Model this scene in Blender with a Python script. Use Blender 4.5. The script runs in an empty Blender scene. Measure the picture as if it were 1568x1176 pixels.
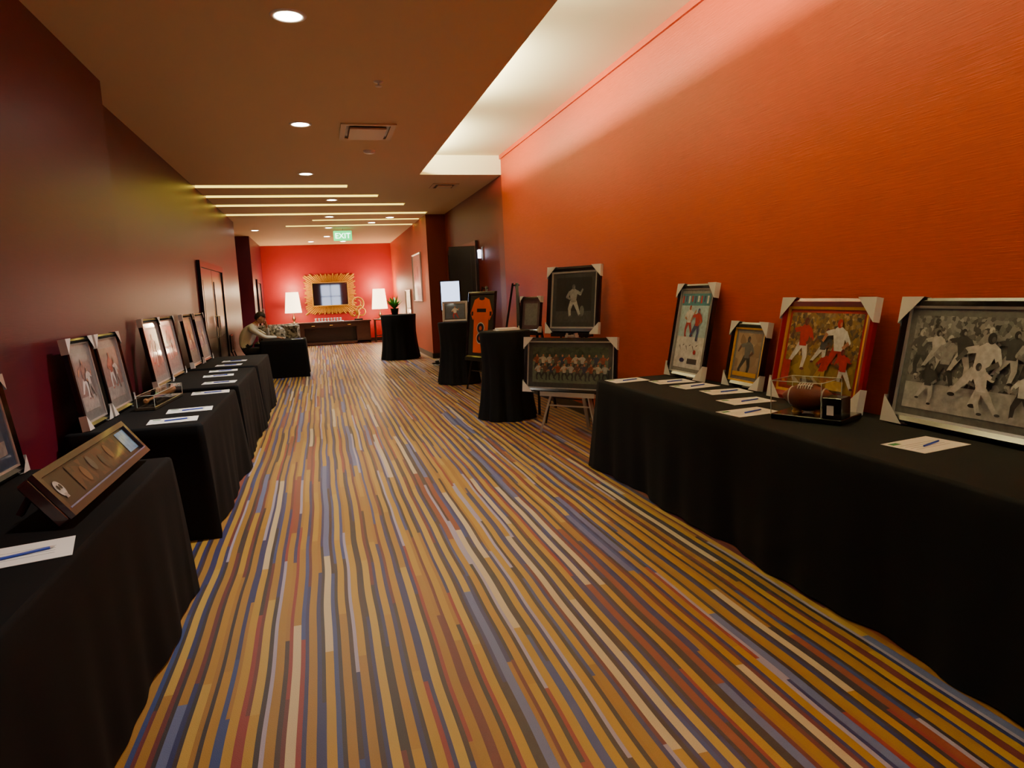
import bpy, math, random
from mathutils import Vector, Matrix
random.seed(7)
S=bpy.context.scene
COL=S.collection
# ------------------------------------------------------------ materials
def lin(c):
    return tuple(((v/255)/12.92 if v/255<=0.04045 else ((v/255+0.055)/1.055)**2.4) for v in c)+(1,)
MATS={}
def mat(name,rgb=(128,128,128),rough=0.5,metal=0.0,coat=0.0,emit=None,estr=0.0,spec=0.5,noise=None,bump=0.0,bscale=60,sheen=0.0,stretch=None):
    if name in MATS: return MATS[name]
    m=bpy.data.materials.new(name); m.use_nodes=True
    nt=m.node_tree; b=nt.nodes['Principled BSDF']
    b.inputs['Base Color'].default_value=lin(rgb)
    b.inputs['Roughness'].default_value=rough
    b.inputs['Metallic'].default_value=metal
    b.inputs['Coat Weight'].default_value=coat
    b.inputs['Coat Roughness'].default_value=0.06
    b.inputs['Specular IOR Level'].default_value=spec
    b.inputs['Sheen Weight'].default_value=sheen
    if emit:
        b.inputs['Emission Color'].default_value=lin(emit); b.inputs['Emission Strength'].default_value=estr
    tc=nt.nodes.new('ShaderNodeTexCoord'); mp=nt.nodes.new('ShaderNodeMapping')
    nt.links.new(tc.outputs['Object'],mp.inputs[0])
    if stretch: mp.inputs['Scale'].default_value=stretch
    n=nt.nodes.new('ShaderNodeTexNoise'); n.inputs['Scale'].default_value=bscale; n.inputs['Detail'].default_value=4
    nt.links.new(mp.outputs[0],n.inputs[0])
    if noise is None: noise=0.06
    if noise>0:
        mx=nt.nodes.new('ShaderNodeMix'); mx.data_type='RGBA'
        c=lin(rgb); mx.inputs[6].default_value=tuple(v*(1-noise) for v in c[:3])+(1,)
        mx.inputs[7].default_value=tuple(min(1,v*(1+noise)) for v in c[:3])+(1,)
        nt.links.new(n.outputs[0],mx.inputs[0]); nt.links.new(mx.outputs[2],b.inputs['Base Color'])
    if bump>0:
        bp=nt.nodes.new('ShaderNodeBump'); bp.inputs['Strength'].default_value=bump; bp.inputs['Distance'].default_value=0.004
        nt.links.new(n.outputs[0],bp.inputs['Height']); nt.links.new(bp.outputs[0],b.inputs['Normal'])
    MATS[name]=m; return m

def carpet_mat():
    m=bpy.data.materials.new('striped_carpet'); m.use_nodes=True; nt=m.node_tree; N=nt.nodes; L=nt.links
    b=N['Principled BSDF']; b.inputs['Roughness'].default_value=0.46; b.inputs['Sheen Weight'].default_value=0.3; b.inputs['Sheen Roughness'].default_value=0.35
    b.inputs['Specular IOR Level'].default_value=0.75
    g=N.new('ShaderNodeNewGeometry'); sp=N.new('ShaderNodeSeparateXYZ'); L.new(g.outputs['Position'],sp.inputs[0])
    def M(op,a,bb=None):
        n=N.new('ShaderNodeMath'); n.operation=op
        for i,v in enumerate((a,bb)):
            if v is None: continue
            if isinstance(v,(int,float)): n.inputs[i].default_value=v
            else: L.new(v,n.inputs[i])
        return n.outputs[0]
    wob=N.new('ShaderNodeTexNoise'); wob.inputs['Scale'].default_value=1.1; wob.inputs['Detail'].default_value=1; L.new(g.outputs['Position'],wob.inputs['Vector'])
    xw=M('ADD',sp.outputs[0],M('MULTIPLY',wob.outputs['Fac'],0.035))
    xx=M('DIVIDE',M('ADD',xw,20.0),0.068)
    pair=M('FLOOR',xx); fr=M('SUBTRACT',xx,pair)
    par=M('GREATER_THAN',fr,0.5); par2=M('GREATER_THAN',fr,0.77)
    col=M('ADD',M('MULTIPLY',pair,3.0),M('ADD',par,par2))
    w1=N.new('ShaderNodeTexWhiteNoise'); w1.noise_dimensions='1D'; L.new(col,w1.inputs['W'])
    r=w1.outputs['Value']
    seglen=M('ADD',M('MULTIPLY',r,1.3),0.9)
    seg=M('FLOOR',M('ADD',M('DIVIDE',sp.outputs[1],seglen),M('MULTIPLY',r,37.0)))
    cb=N.new('ShaderNodeCombineXYZ'); L.new(col,cb.inputs[0]); L.new(seg,cb.inputs[1])
    w2=N.new('ShaderNodeTexWhiteNoise'); w2.noise_dimensions='2D'; L.new(cb.outputs[0],w2.inputs['Vector'])
    def ramp(items):
        cr=N.new('ShaderNodeValToRGB'); cr.color_ramp.interpolation='CONSTANT'
        e=cr.color_ramp.elements; e[0].position=0; e[0].color=lin(items[0][1]); e[1].position=items[1][0]; e[1].color=lin(items[1][1])
        for p,c in items[2:]:
            k=e.new(p); k.color=lin(c)
        L.new(w2.outputs['Value'],cr.inputs[0]); return cr
    ra=ramp([(0,(176,134,28)),(.36,(156,112,22)),(.60,(184,148,54)),(.72,(132,56,26)),(.80,(200,178,136)),(.87,(168,122,18)),(.95,(88,98,142))])
    rb=ramp([(0,(32,18,32)),(.24,(16,26,92)),(.45,(98,20,28)),(.57,(48,20,26)),(.67,(152,104,22)),(.77,(158,146,166)),(.84,(28,54,118)),(.93,(136,28,30))])
    mx=N.new('ShaderNodeMix'); mx.data_type='RGBA'; L.new(par,mx.inputs[0]); L.new(ra.outputs[0],mx.inputs[6]); L.new(rb.outputs[0],mx.inputs[7])
    no=N.new('ShaderNodeTexNoise'); no.inputs['Scale'].default_value=260; L.new(g.outputs['Position'],no.inputs['Vector'])
    m2=N.new('ShaderNodeMix'); m2.data_type='RGBA'; m2.blend_type='MULTIPLY'; m2.inputs[0].default_value=0.4
    L.new(mx.outputs[2],m2.inputs[6]); L.new(no.outputs['Fac'],m2.inputs[7]); 
    L.new(m2.outputs[2],b.inputs['Base Color'])
    bp=N.new('ShaderNodeBump'); bp.inputs['Strength'].default_value=0.3; bp.inputs['Distance'].default_value=0.003; L.new(no.outputs['Fac'],bp.inputs['Height']); L.new(bp.outputs[0],b.inputs['Normal'])
    return m

def crowd_mat(name,cols,scale=40,coat=0.6):
    if name in MATS: return MATS[name]
    m=bpy.data.materials.new(name); m.use_nodes=True; nt=m.node_tree; N=nt.nodes; L=nt.links
    b=N['Principled BSDF']; b.inputs['Roughness'].default_value=0.4; b.inputs['Coat Weight'].default_value=coat; b.inputs['Coat Roughness'].default_value=0.05
    tc=N.new('ShaderNodeTexCoord'); v=N.new('ShaderNodeTexVoronoi'); v.inputs['Scale'].default_value=scale
    nz=N.new('ShaderNodeTexNoise'); nz.inputs['Scale'].default_value=scale*.8
    vm=N.new('ShaderNodeVectorMath'); vm.operation='MULTIPLY_ADD'; vm.inputs[1].default_value=(.03,.03,.03)
    L.new(tc.outputs['Object'],nz.inputs['Vector']); L.new(nz.outputs['Color'],vm.inputs[0]); L.new(tc.outputs['Object'],vm.inputs[2]); L.new(vm.outputs[0],v.inputs['Vector'])
    sp=N.new('ShaderNodeSeparateColor'); L.new(v.outputs['Color'],sp.inputs[0])
    cr=N.new('ShaderNodeValToRGB'); e=cr.color_ramp.elements; n=len(cols)
    e[0].color=lin(cols[0]); e[1].color=lin(cols[-1])
    for i in range(1,n-1):
        k=e.new(i/(n-1)); k.color=lin(cols[i])
    L.new(sp.outputs[0],cr.inputs[0]); L.new(cr.outputs[0],b.inputs['Base Color'])
    MATS[name]=m; return m

# ------------------------------------------------------------ mesh builder
class MB:
    def __init__(s): s.v=[];s.f=[];s.m=[];s.sm=[];s.mats=[];s.M=Matrix.Identity(4)
    def mi(s,m):
        if m not in s.mats: s.mats.append(m)
        return s.mats.index(m)
    def add(s,vs,fs,m,smooth=False):
        o=len(s.v); s.v+= [tuple(s.M@Vector(p)) for p in vs]; i=s.mi(m)
        for f in fs: s.f.append([o+a for a in f]); s.m.append(i); s.sm.append(smooth)
    def box(s,x0,x1,y0,y1,z0,z1,m,bev=0.0):
        if bev<=0:
            vs=[(x,y,z) for x in(x0,x1) for y in(y0,y1) for z in(z0,z1)]
            s.add(vs,[(0,1,3,2),(4,6,7,5),(0,4,5,1),(2,3,7,6),(0,2,6,4),(1,5,7,3)],m)
        else:
            b=bev; rings=[]
            for z,i in((z0,b),(z0+b,0),(z1-b,0),(z1,b)):
                r=[]
                for cx,cy,sx,sy in((x0,y0,1,1),(x1,y0,-1,1),(x1,y1,-1,-1),(x0,y1,1,-1)):
                    a=(cx+sx*(i),cy+sy*(i+b)) ; c=(cx+sx*(i+b),cy+sy*(i))
                    r+= [a,c] if (sx*sy>0) else [c,a]
                rings.append([(p[0],p[1],z) for p in r])
            vs=[p for r in rings for p in r]; fs=[tuple(range(7,-1,-1)),tuple(range(24,32))]
            for k in range(3):
                for j in range(8): fs.append((k*8+j,k*8+(j+1)%8,(k+1)*8+(j+1)%8,(k+1)*8+j))
            s.add(vs,fs,m)
    def poly(s,pts,m): s.add(pts,[tuple(range(len(pts)))],m)
    def tube(s,path,rad,m,n=10,cap=True,closed=False,smooth=True):
        P=[Vector(p) for p in path]; K=len(P)
        if not hasattr(rad,'__len__'): rad=[rad]*K
        vs=[];fs=[]; up=None
        for i,p in enumerate(P):
            if closed: t=P[(i+1)%K]-P[i-1]
            else: t=P[min(i+1,K-1)]-P[max(i-1,0)]
            t.normalize()
            if up is None: up=Vector((0,0,1)) if abs(t.z)<.9 else Vector((1,0,0))
            a=t.cross(up); 
            if a.length<1e-5: a=t.orthogonal()
            a.normalize(); bb=a.cross(t).normalized(); up=bb
            for j in range(n):
                th=2*math.pi*j/n; vs.append(p+(a*math.cos(th)+bb*math.sin(th))*rad[i])
        R=K if closed else K-1
        for i in range(R):
            for j in range(n):
                fs.append((i*n+j,i*n+(j+1)%n,((i+1)%K)*n+(j+1)%n,((i+1)%K)*n+j))
        s.add(vs,fs,m,smooth)
        if cap and not closed:
            s.add(vs[:n],[tuple(range(n-1,-1,-1))],m); s.add(vs[-n:],[tuple(range(n))],m)
    def bar(s,p0,p1,w,d,m):
        p0=Vector(p0);p1=Vector(p1);t=(p1-p0).normalized(); a=t.cross(Vector((0,0,1)))
        if a.length<1e-4:a=Vector((1,0,0))
        a.normalize(); b=a.cross(t).normalized(); vs=[]
        for p in(p0,p1):
            for i,j in((-1,-1),(1,-1),(1,1),(-1,1)): vs.append(p+a*i*w/2+b*j*d/2)
        s.add(vs,[(3,2,1,0),(4,5,6,7)]+[(j,(j+1)%4,4+(j+1)%4,4+j) for j in range(4)],m)
    def lathe(s,prof,c,m,n=28,smooth=True):
        vs=[];fs=[]
        for r,z in prof:
            for j in range(n):
                th=2*math.pi*j/n; vs.append((c[0]+r*math.cos(th),c[1]+r*math.sin(th),c[2]+z))
        for i in range(len(prof)-1):
            for j in range(n): fs.append((i*n+j,i*n+(j+1)%n,(i+1)*n+(j+1)%n,(i+1)*n+j))
        s.add(vs,fs,m,smooth)
    def ell(s,c,r,m,nu=20,nv=12,R=None,f=None):
        vs=[];fs=[];R=R or Matrix.Identity(3)
        for i in range(nv+1):
            ph=math.pi*i/nv
            for j in range(nu):
                th=2*math.pi*j/nu; d=Vector((r[0]*math.sin(ph)*math.cos(th),r[1]*math.sin(ph)*math.sin(th),r[2]*math.cos(ph)))
                if f: d=f(d)
                vs.append(Vector(c)+R@d)
        for i in range(nv):
            for j in range(nu): fs.append((i*nu+j,(i+1)*nu+j,(i+1)*nu+(j+1)%nu,i*nu+(j+1)%nu))
        s.add(vs,fs,m,True)
    def done(s,name,parent=None,matrix=None):
        me=bpy.data.meshes.new(name); me.from_pydata(s.v,[],s.f); 
        for m in s.mats: me.materials.append(m)
        for p,i,sm in zip(me.polygons,s.m,s.sm): p.material_index=i; p.use_smooth=sm
        me.update(); o=bpy.data.objects.new(name,me); COL.objects.link(o)
        if matrix is not None: o.matrix_world=matrix
        if parent: o.parent=parent
        return o
def empty(name,loc=(0,0,0)):
    e=bpy.data.objects.new(name,None); e.location=loc; e.empty_display_size=.2; COL.objects.link(e); return e

# ------------------------------------------------------------ colours
CLOTH=mat('black_tablecloth',(9,9,12),rough=.85,noise=.25,bscale=8,bump=.1,spec=.2)
CEIL=mat('ceiling_paint',(226,198,150),rough=.75,noise=.02,bump=.03,bscale=90)
COVE=mat('cove_plaster',(242,234,200),rough=.8,noise=.02)
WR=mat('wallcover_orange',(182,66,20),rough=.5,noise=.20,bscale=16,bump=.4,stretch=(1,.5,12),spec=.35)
WL=mat('wallcover_red',(94,20,42),rough=.38,noise=.14,bscale=14,bump=.14,stretch=(1,.6,9),spec=.5)
WF=mat('wallcover_far_red',(168,20,24),rough=.5,noise=.08,bscale=14,bump=.15,stretch=(.6,1,9))
WD=mat('wallcover_orange_shaded',(126,38,28),rough=.5,noise=.1,bscale=14,bump=.15,stretch=(1,.6,9))  # right wall past the cove: weaker lighting put into a darker colour
BASE=mat('baseboard_dark',(38,20,16),rough=.4)
BLK=mat('black_frame',(14,13,14),rough=.25,coat=.6)
BLKM=mat('black_metal',(16,16,18),rough=.35,metal=.3)
WHITE=mat('white_card',(225,225,222),rough=.6,noise=.02)
PAPER=mat('paper',(240,240,238),rough=.7,noise=.01)
SILV=mat('silver_metal',(190,190,188),rough=.3,metal=.6)
GREYM=mat('grey_metal',(150,152,148),rough=.4,metal=.4)
GOLD=mat('gold_leaf',(222,170,62),rough=.4,metal=.45,noise=.2,bscale=30)
WOOD=mat('dark_wood',(74,42,26),rough=.35,coat=.3,noise=.3,bscale=9,stretch=(1,9,9))
DOOR=mat('door_dark_wood',(26,16,18),rough=.3,coat=.4,noise=.2,bscale=8,stretch=(6,6,1))
BLUEPEN=mat('pen_blue',(30,60,170),rough=.3)
GREEN=mat('logo_green',(30,120,70),rough=.6)
TRIMW=mat('downlight_trim',(235,228,215),rough=.4)
LAMP=mat('downlight_glow',(255,245,225),emit=(255,244,222),estr=60)
SLOT=mat('slot_light_glow',(240,225,130),emit=(250,222,90),estr=2.4)
SHADE=mat('lamp_shade',(255,235,200),rough=.8,emit=(255,226,176),estr=6)
GREENE=mat('exit_green_glow',(40,200,90),emit=(60,230,120),estr=2.2)
EXITW=mat('exit_letter_glow',(230,255,235),emit=(235,255,240),estr=6)
SCREEN=mat('lit_screen',(200,215,240),emit=(190,212,250),estr=3)

# ------------------------------------------------------------ room shell
H=3.38; XL1=-1.62; XL2=-1.80; XLR=-2.25; XR=2.97; XP=2.52; YB=-3.5; YF=24.95; CX=1.65; CY1=11.15; CZ=3.68
b=MB(); b.box(-2.6,3.4,YB-.1,YF+.2,-.08,0,carpet_mat()); b.done('floor')
slots=[(XL2,.59,12.15,12.42),(XL2,1.19,13.28,13.55),(XL2,1.82,14.5,14.78),(XL2,2.5,16.0,16.3),(-.03,2.5,17.3,17.5),(-.69,2.5,18.55,18.8)]
holes=[(CX,3.3,YB,CY1)]+slots
xs=sorted({-2.6,3.3,CX}|{v for h in holes for v in h[:2]}); ys=sorted({YB-.1,YF+.2}|{v for h in holes for v in h[2:]})
b=MB()
for i in range(len(xs)-1):
    for j in range(len(ys)-1):
        cx=(xs[i]+xs[i+1])/2; cy=(ys[j]+ys[j+1])/2
        if any(h[0]<cx<h[1] and h[2]<cy<h[3] for h in holes): continue
        b.poly([(xs[i],ys[j],H),(xs[i],ys[j+1],H),(xs[i+1],ys[j+1],H),(xs[i+1],ys[j],H)],CEIL)
b.box(CX-.02,CX,YB,CY1,H+.001,H+.06,COVE)
b.poly([(CX-.34,YB,CZ),(CX-.34,CY1,CZ),(3.3,CY1,CZ),(3.3,YB,CZ)],COVE)
b.poly([(CX-.34,YB,H+.01),(CX-.34,YB,CZ),(CX-.34,CY1,CZ),(CX-.34,CY1,H+.01)],COVE)
b.poly([(CX-.34,CY1,H+.0005),(CX-.34,CY1,CZ),(3.3,CY1,CZ),(3.3,CY1,H+.0005)],COVE)
b.poly([(CX-.34,YB,H+.01),(CX,YB,H+.01),(CX,CY1,H+.01),(CX-.34,CY1,H+.01)],COVE)
for i,(a,c,d,e) in enumerate(slots):
    z=H+.05
    b.poly([(a,e,H),(c,e,H),(c,e,z),(a,e,z)],SLOT); b.poly([(a,d,H),(a,d,z),(c,d,z),(c,d,H)],COVE)
    b.poly([(a,d,z),(a,e,z),(c,e,z),(c,d,z)],SLOT)
    b.poly([(c,d,H),(c,d,z),(c,e,z),(c,e,H)],COVE); b.poly([(a,d,H),(a,e,H),(a,e,z),(a,d,z)],COVE)
b.done('ceiling')
def wall(name,segs,m,z1=H):
    b=MB()
    for (x0,y0,x1,y1) in segs:
        b.poly([(x0,y0,0),(x1,y1,0),(x1,y1,z1),(x0,y0,z1)],m)
    return b.done(name)
wall('wall_left',[(XL1,YB,XL1,6.7),(XL1,6.7,XL2,7.2)],WL)
wall('wall_left',[(XL2,7.2,XL2,17.5)],WL)
wall('wall_left',[(XL2,17.5,XLR,17.5),(XLR,17.5,XLR,21.2),(XLR,21.2,XL2,21.2)],WL)
wall('wall_left',[(XL2,21.2,XL2,YF)],WL)
b=MB(); b.poly([(XR,YB,0),(XR,CY1,0),(XR,CY1,CZ),(XR,YB,CZ)],WR); b.done('wall_right')
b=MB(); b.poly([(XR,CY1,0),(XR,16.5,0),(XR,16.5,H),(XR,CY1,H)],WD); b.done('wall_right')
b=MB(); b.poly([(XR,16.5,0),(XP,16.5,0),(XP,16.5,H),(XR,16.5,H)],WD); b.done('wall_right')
b=MB(); b.poly([(XP,16.5,0),(XP,YF,0),(XP,YF,H),(XP,16.5,H)],WR); b.done('wall_right')
wall('wall_far',[(XL2,YF,XP,YF)],WF); wall('wall_back',[(XL1,YB,XR,YB)],WL,CZ)
b=MB(); WG=mat('added_window_glow',(200,215,240),emit=(205,220,250),estr=1.6)  # unseen glowing window, added to give the far mirror something to reflect
b.poly([(.1,YB+.02,.9),(1.5,YB+.02,.9),(1.5,YB+.02,2.6),(.1,YB+.02,2.6)],WG)
for x in(.07,.77,1.47): b.box(x,x+.06,YB+.003,YB+.06,.87,2.63,DOOR)
for z in(.87,1.72,2.57): b.box(.07,1.53,YB+.003,YB+.055,z,z+.06,DOOR)
b.done('added_window_1')
b=MB(); b.box(XR-.025,XR,YB,CY1,CZ-.06,CZ,WR); b.done('trim_1')
def bb(name,segs):
    b=MB()
    for (x0,y0,x1,y1,nx,ny) in segs:
        t=.015; b.box(min(x0,x1,x0+nx*t,x1+nx*t),max(x0,x1,x0+nx*t,x1+nx*t),min(y0,y1,y0+ny*t,y1+ny*t),max(y0,y1,y0+ny*t,y1+ny*t),0,.12,BASE)
    b.done(name)
bb('baseboard_right',[(XR,YB,XR,13.05,-1,0),(XP,16.5,XP,YF,-1,0),(XP,16.5,XR,16.5,0,-1)])
bb('baseboard_left',[(XL1,YB,XL1,6.7,1,0),(XL2,7.2,XL2,11.7,1,0),(XL2,14.65,XL2,17.5,1,0),(XL2,21.2,XL2,21.9,1,0)])
bb('baseboard_far',[(XL2,YF,XP,YF,0,-1)])
def door(name,X,nx,y0,y1,z1,leaves=2):
    b=MB(); X=X+.002*nx; t=.05*nx
    def bx(a,c,d,e,z0,z2,m): b.box(min(a,c),max(a,c),d,e,z0,z2,m)
    bx(X,X+t,y0,y0+.1,0,z1,DOOR);bx(X,X+t,y1-.1,y1,0,z1,DOOR);bx(X,X+t,y0+.1,y1-.1,z1-.1,z1,DOOR)
    W=(y1-y0-.2)/leaves
    for i in range(leaves):
        a=y0+.1+i*W; bx(X,X+.02*nx,a+.01,a+W-.01,.01,z1-.11,DOOR)
        for (c,d) in((.12,.95),(1.1,z1-.3)):
            bx(X+.02*nx,X+.032*nx,a+.16,a+W-.16,c,d,DOOR)
        hy=a+W-.1 if i==0 else a+.1
        b.tube([(X+.03*nx,hy,.95),(X+.075*nx,hy,.95),(X+.075*nx,hy,1.3),(X+.03*nx,hy,1.3)],.011,SILV,8)
        bx(X+.02*nx,X+.03*nx,a+.02,a+.1,.92,1.12,SILV) if i==1 else None
    return b.done(name)
door('door_1',XL2,1,11.76,14.4,2.2); door('door_2',XR,-1,13.1,16.1,2.5); door('door_3',XL2,1,22.1,23.4,2.2,1)
b=MB(); b.M=Matrix.Translation((XR-.06,13.12,0))@Matrix.Rotation(math.radians(160),4,'Z')
b.box(0,.5,-.02,.02,.01,2.4,DOOR); b.box(.08,.42,-.03,.03,.15,1.0,DOOR); b.box(.08,.42,-.03,.03,1.15,2.25,DOOR); b.tube([(.45,-.03,1),(.45,-.07,1),(.45,-.07,1.25),(.45,-.03,1.25)],.01,SILV,8)
b.done('door_4')

# ------------------------------------------------------------ ceiling fixtures
def spot(name,loc,e,size=120,blend=.8,col=(1,.80,.55),rad=.06):
    l=bpy.data.lights.new(name,'SPOT'); l.energy=e; l.spot_size=math.radians(size); l.spot_blend=blend; l.color=col; l.shadow_soft_size=rad
    o=bpy.data.objects.new(name,l); o.location=loc; COL.objects.link(o); return o
DLS=[(-.06,-.8),(-.06,2.1),(-.06,5.08),(-.06,8.04),(-.06,11.09),(.36,13.92),(.35,16.7),(.36,19.2),(.34,21.8),(1.4,18.1),(1.75,17.0),(-.14,23.6),(.87,23.7),(-1.5,19.57)]
for i,(x,y) in enumerate(DLS):
    b=MB(); b.lathe([(.088,-.001),(.09,-.008),(.115,-.006),(.12,0)],(0,0,0),TRIMW); b.lathe([(.001,-.002),(.09,-.002)],(0,0,0),LAMP)
    o=b.done('recessed_downlight',matrix=Matrix.Translation((x,y,H)))
    s=spot('downlight_lamp',(x,y,H-.03),(430 if y>4 else 160) if y<12 else 260,size=94,blend=1.0,col=(1,.92,.80)); s.parent=o; s.matrix_parent_inverse=o.matrix_world.inverted()
b=MB(); b.lathe([(.001,-.035),(.05,-.034),(.075,-.02),(.08,0)],(.76,9.39,H),TRIMW); b.done('smoke_detector')
b=MB(); b.lathe([(.001,-.045),(.028,-.042),(.03,-.036),(.008,-.03),(.008,-.012),(.04,-.008),(.045,0)],(.64,6.45,H),TRIMW);b.done('fire_sprinkler')
for (x0,x1,y0,y1) in((.36,.96,7.95,8.7),(2.0,2.45,12.0,12.5)):
    b=MB(); VC=mat('vent_paint',(215,188,146),rough=.5)
    b.box(x0,x1,y0,y0+.06,H-.015,H-.001,VC);b.box(x0,x1,y1-.06,y1,H-.015,H-.001,VC);b.box(x0,x0+.06,y0+.06,y1-.06,H-.015,H-.001,VC);b.box(x1-.06,x1,y0+.06,y1-.06,H-.015,H-.001,VC)
    b.box(x0+.06,x1-.06,y0+.06,y1-.06,H-.003,H-.001,BLKM)
    b.box(x0+.1,x1-.1,y0+.14,y1-.1,H-.03,H-.01,VC); b.done('ceiling_air_vent')
b=MB(); b.box(-.01,.01,-.01,.01,-.06,0,SILV); b.box(-.24,.24,-.03,.03,-.32,-.06,GREENE,.01)
ex=b.done('exit_sign',matrix=Matrix.Translation((.72,19.5,H)))
tx=bpy.data.curves.new('letters','FONT'); tx.body='EXIT'; tx.size=.2; tx.align_x='CENTER'; tx.extrude=.002; tx.materials.append(EXITW)
to=bpy.data.objects.new('letters',tx); COL.objects.link(to); to.parent=ex; to.location=(0,-.035,-.26); to.rotation_euler=(math.pi/2,0,0)

TG=mat('tube_glow',(255,240,200),emit=(255,232,176),estr=8)
for i in range(5):
    y=9.9-i*2.9
    b=MB(); b.box(CX-.26,CX-.20,y-1.1,y+1.1,H+.012,H+.05,TRIMW); b.tube([(CX-.23,y-1.08,H+.07),(CX-.23,y+1.08,H+.07)],.014,TG,8)
    o=b.done('fluorescent_batten')
    l=bpy.data.lights.new('batten_lamp','AREA'); l.shape='RECTANGLE'; l.size=1.6; l.size_y=.05; l.energy=118; l.color=(1,.90,.56)
    lo=bpy.data.objects.new('batten_lamp',l); COL.objects.link(lo)
    d=Vector((1,0,.9)).normalized()
    z=-d; x=Vector((0,1,0)); yv=z.cross(x)
    lo.matrix_world=Matrix(((x.x,yv.x,z.x,CX-.18),(x.y,yv.y,z.y,y),(x.z,yv.z,z.z,H+.1),(0,0,0,1))); lo.parent=o

# ------------------------------------------------------------ draped tables
def draped(name,x0,x1,y0,y1,z=.75,flare=.035,amp=.016,seed=0,m=None):
    rnd=random.Random(seed); m=m or CLOTH; r=.02
    pts=[]; n=[]
    def side(a,bp,nx,ny):
        L=math.dist(a,bp); k=max(4,int(L/.035))
        for i in range(k):
            t=i/k; pts.append((a[0]+(bp[0]-a[0])*t,a[1]+(bp[1]-a[1])*t)); 
            cn=Vector((nx,ny)); n.append((cn,min(t,1-t)*L))
    side((x0,y0),(x1,y0),0,-1);side((x1,y0),(x1,y1),1,0);side((x1,y1),(x0,y1),0,1);side((x0,y1),(x0,y0),-1,0)
    K=len(pts); cx=(x0+x1)/2; cy=(y0+y1)/2
    s=0; ph=[rnd.uniform(0,6.28) for _ in range(4)]; vs=[];fs=[]
    for ri in range(11):
        if ri==0: t=0; off=-.015; zz=z
        elif ri==1: t=0; off=-.004; zz=z-.004
        elif ri==2: t=.0; off=.003; zz=z-.016
        else: t=(0,0,0,.1,.2,.35,.5,.65,.8,.9,1)[ri]; zz=z-.016-(z-.022)*t; off=None
        for i,p in enumerate(pts):
            nn,dc=n[i]; s=i*.035
            o=off if off is not None else .003+flare*t**.8+amp*(t**1.2)*(math.sin(s*5.3+ph[0])+.6*math.sin(s*11.1+ph[1])+.35*math.sin(s*23+ph[2]))+.03*t*math.exp(-dc/.08)
            q=Vector(p)+nn*o
            if dc<.001:
                d=Vector((p[0]-cx,p[1]-cy)); d=Vector((math.copysign(1,d.x),math.copysign(1,d.y))); q=Vector(p)+d*o
            vs.append((q.x,q.y,zz+(0.006*math.sin(s*5+ph[3]) if ri==10 else 0)+(.004 if ri==10 else 0)))
    for ri in range(10):
        for i in range(K): fs.append((ri*K+i,(ri+1)*K+i,(ri+1)*K+(i+1)%K,ri*K+(i+1)%K))
    b=MB(); b.add(vs,fs,m,True); b.add(vs[:K],[tuple(range(K))],m)
    for lx in(x0+.08,x1-.08):
        for ly in(y0+.1,y1-.1): b.tube([(lx,ly,0),(lx,ly,z-.03)],.014,GREYM,8)
    return b.done(name)
draped('draped_banquet_table',XL1+.05,-.79,1.5,3.78,seed=1)
draped('draped_banquet_table',XL1+.05,-.79,4.75,6.55,seed=2)
draped('draped_banquet_table',XL2+.18,-.80,6.86,8.7,seed=3)
draped('draped_banquet_table',XL2+.18,-.80,8.95,10.8,seed=4)
draped('draped_banquet_table',2.16,2.90,.2,5.30,seed=5,flare=.02,amp=.022)
draped('draped_desk_table',-1.2,-.34,14.4,15.15,seed=7,flare=.015,amp=.008)
def cocktail(name,x,y,r,z,seed):
    rnd=random.Random(seed); ph=rnd.uniform(0,6); K=72; vs=[];fs=[]
    lv=[(-.02,z),(0,z-.006),(.005,z-.02),(-.01,z*.8),(-.02,z*.6),(-.01,z*.4),(.01,z*.2),(.04,.012)]
    for ri,(o,zz) in enumerate(lv):
        for i in range(K):
            th=2*math.pi*i/K
            rr=r+o+(0 if ri<3 else (1-zz/z)*.028*(math.sin(th*8+ph)+.5*math.sin(th*17)))
            vs.append((x+rr*math.cos(th),y+rr*math.sin(th),zz))
    for ri in range(len(lv)-1):
        for i in range(K): fs.append((ri*K+i,(ri+1)*K+i,(ri+1)*K+(i+1)%K,ri*K+(i+1)%K))
    b=MB(); b.add(vs,fs,CLOTH,True); b.add(vs[:K],[tuple(range(K))],CLOTH); b.tube([(x,y,0),(x,y,z-.03)],.03,GREYM,10); return b.done(name)
cocktail('draped_cocktail_table',1.8,17.05,.42,1.08,1)
cocktail('draped_cocktail_table',2.2,11.6,.32,1.04,2)
cocktail('draped_cocktail_table',2.09,8.0,.30,1.05,3)

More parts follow.
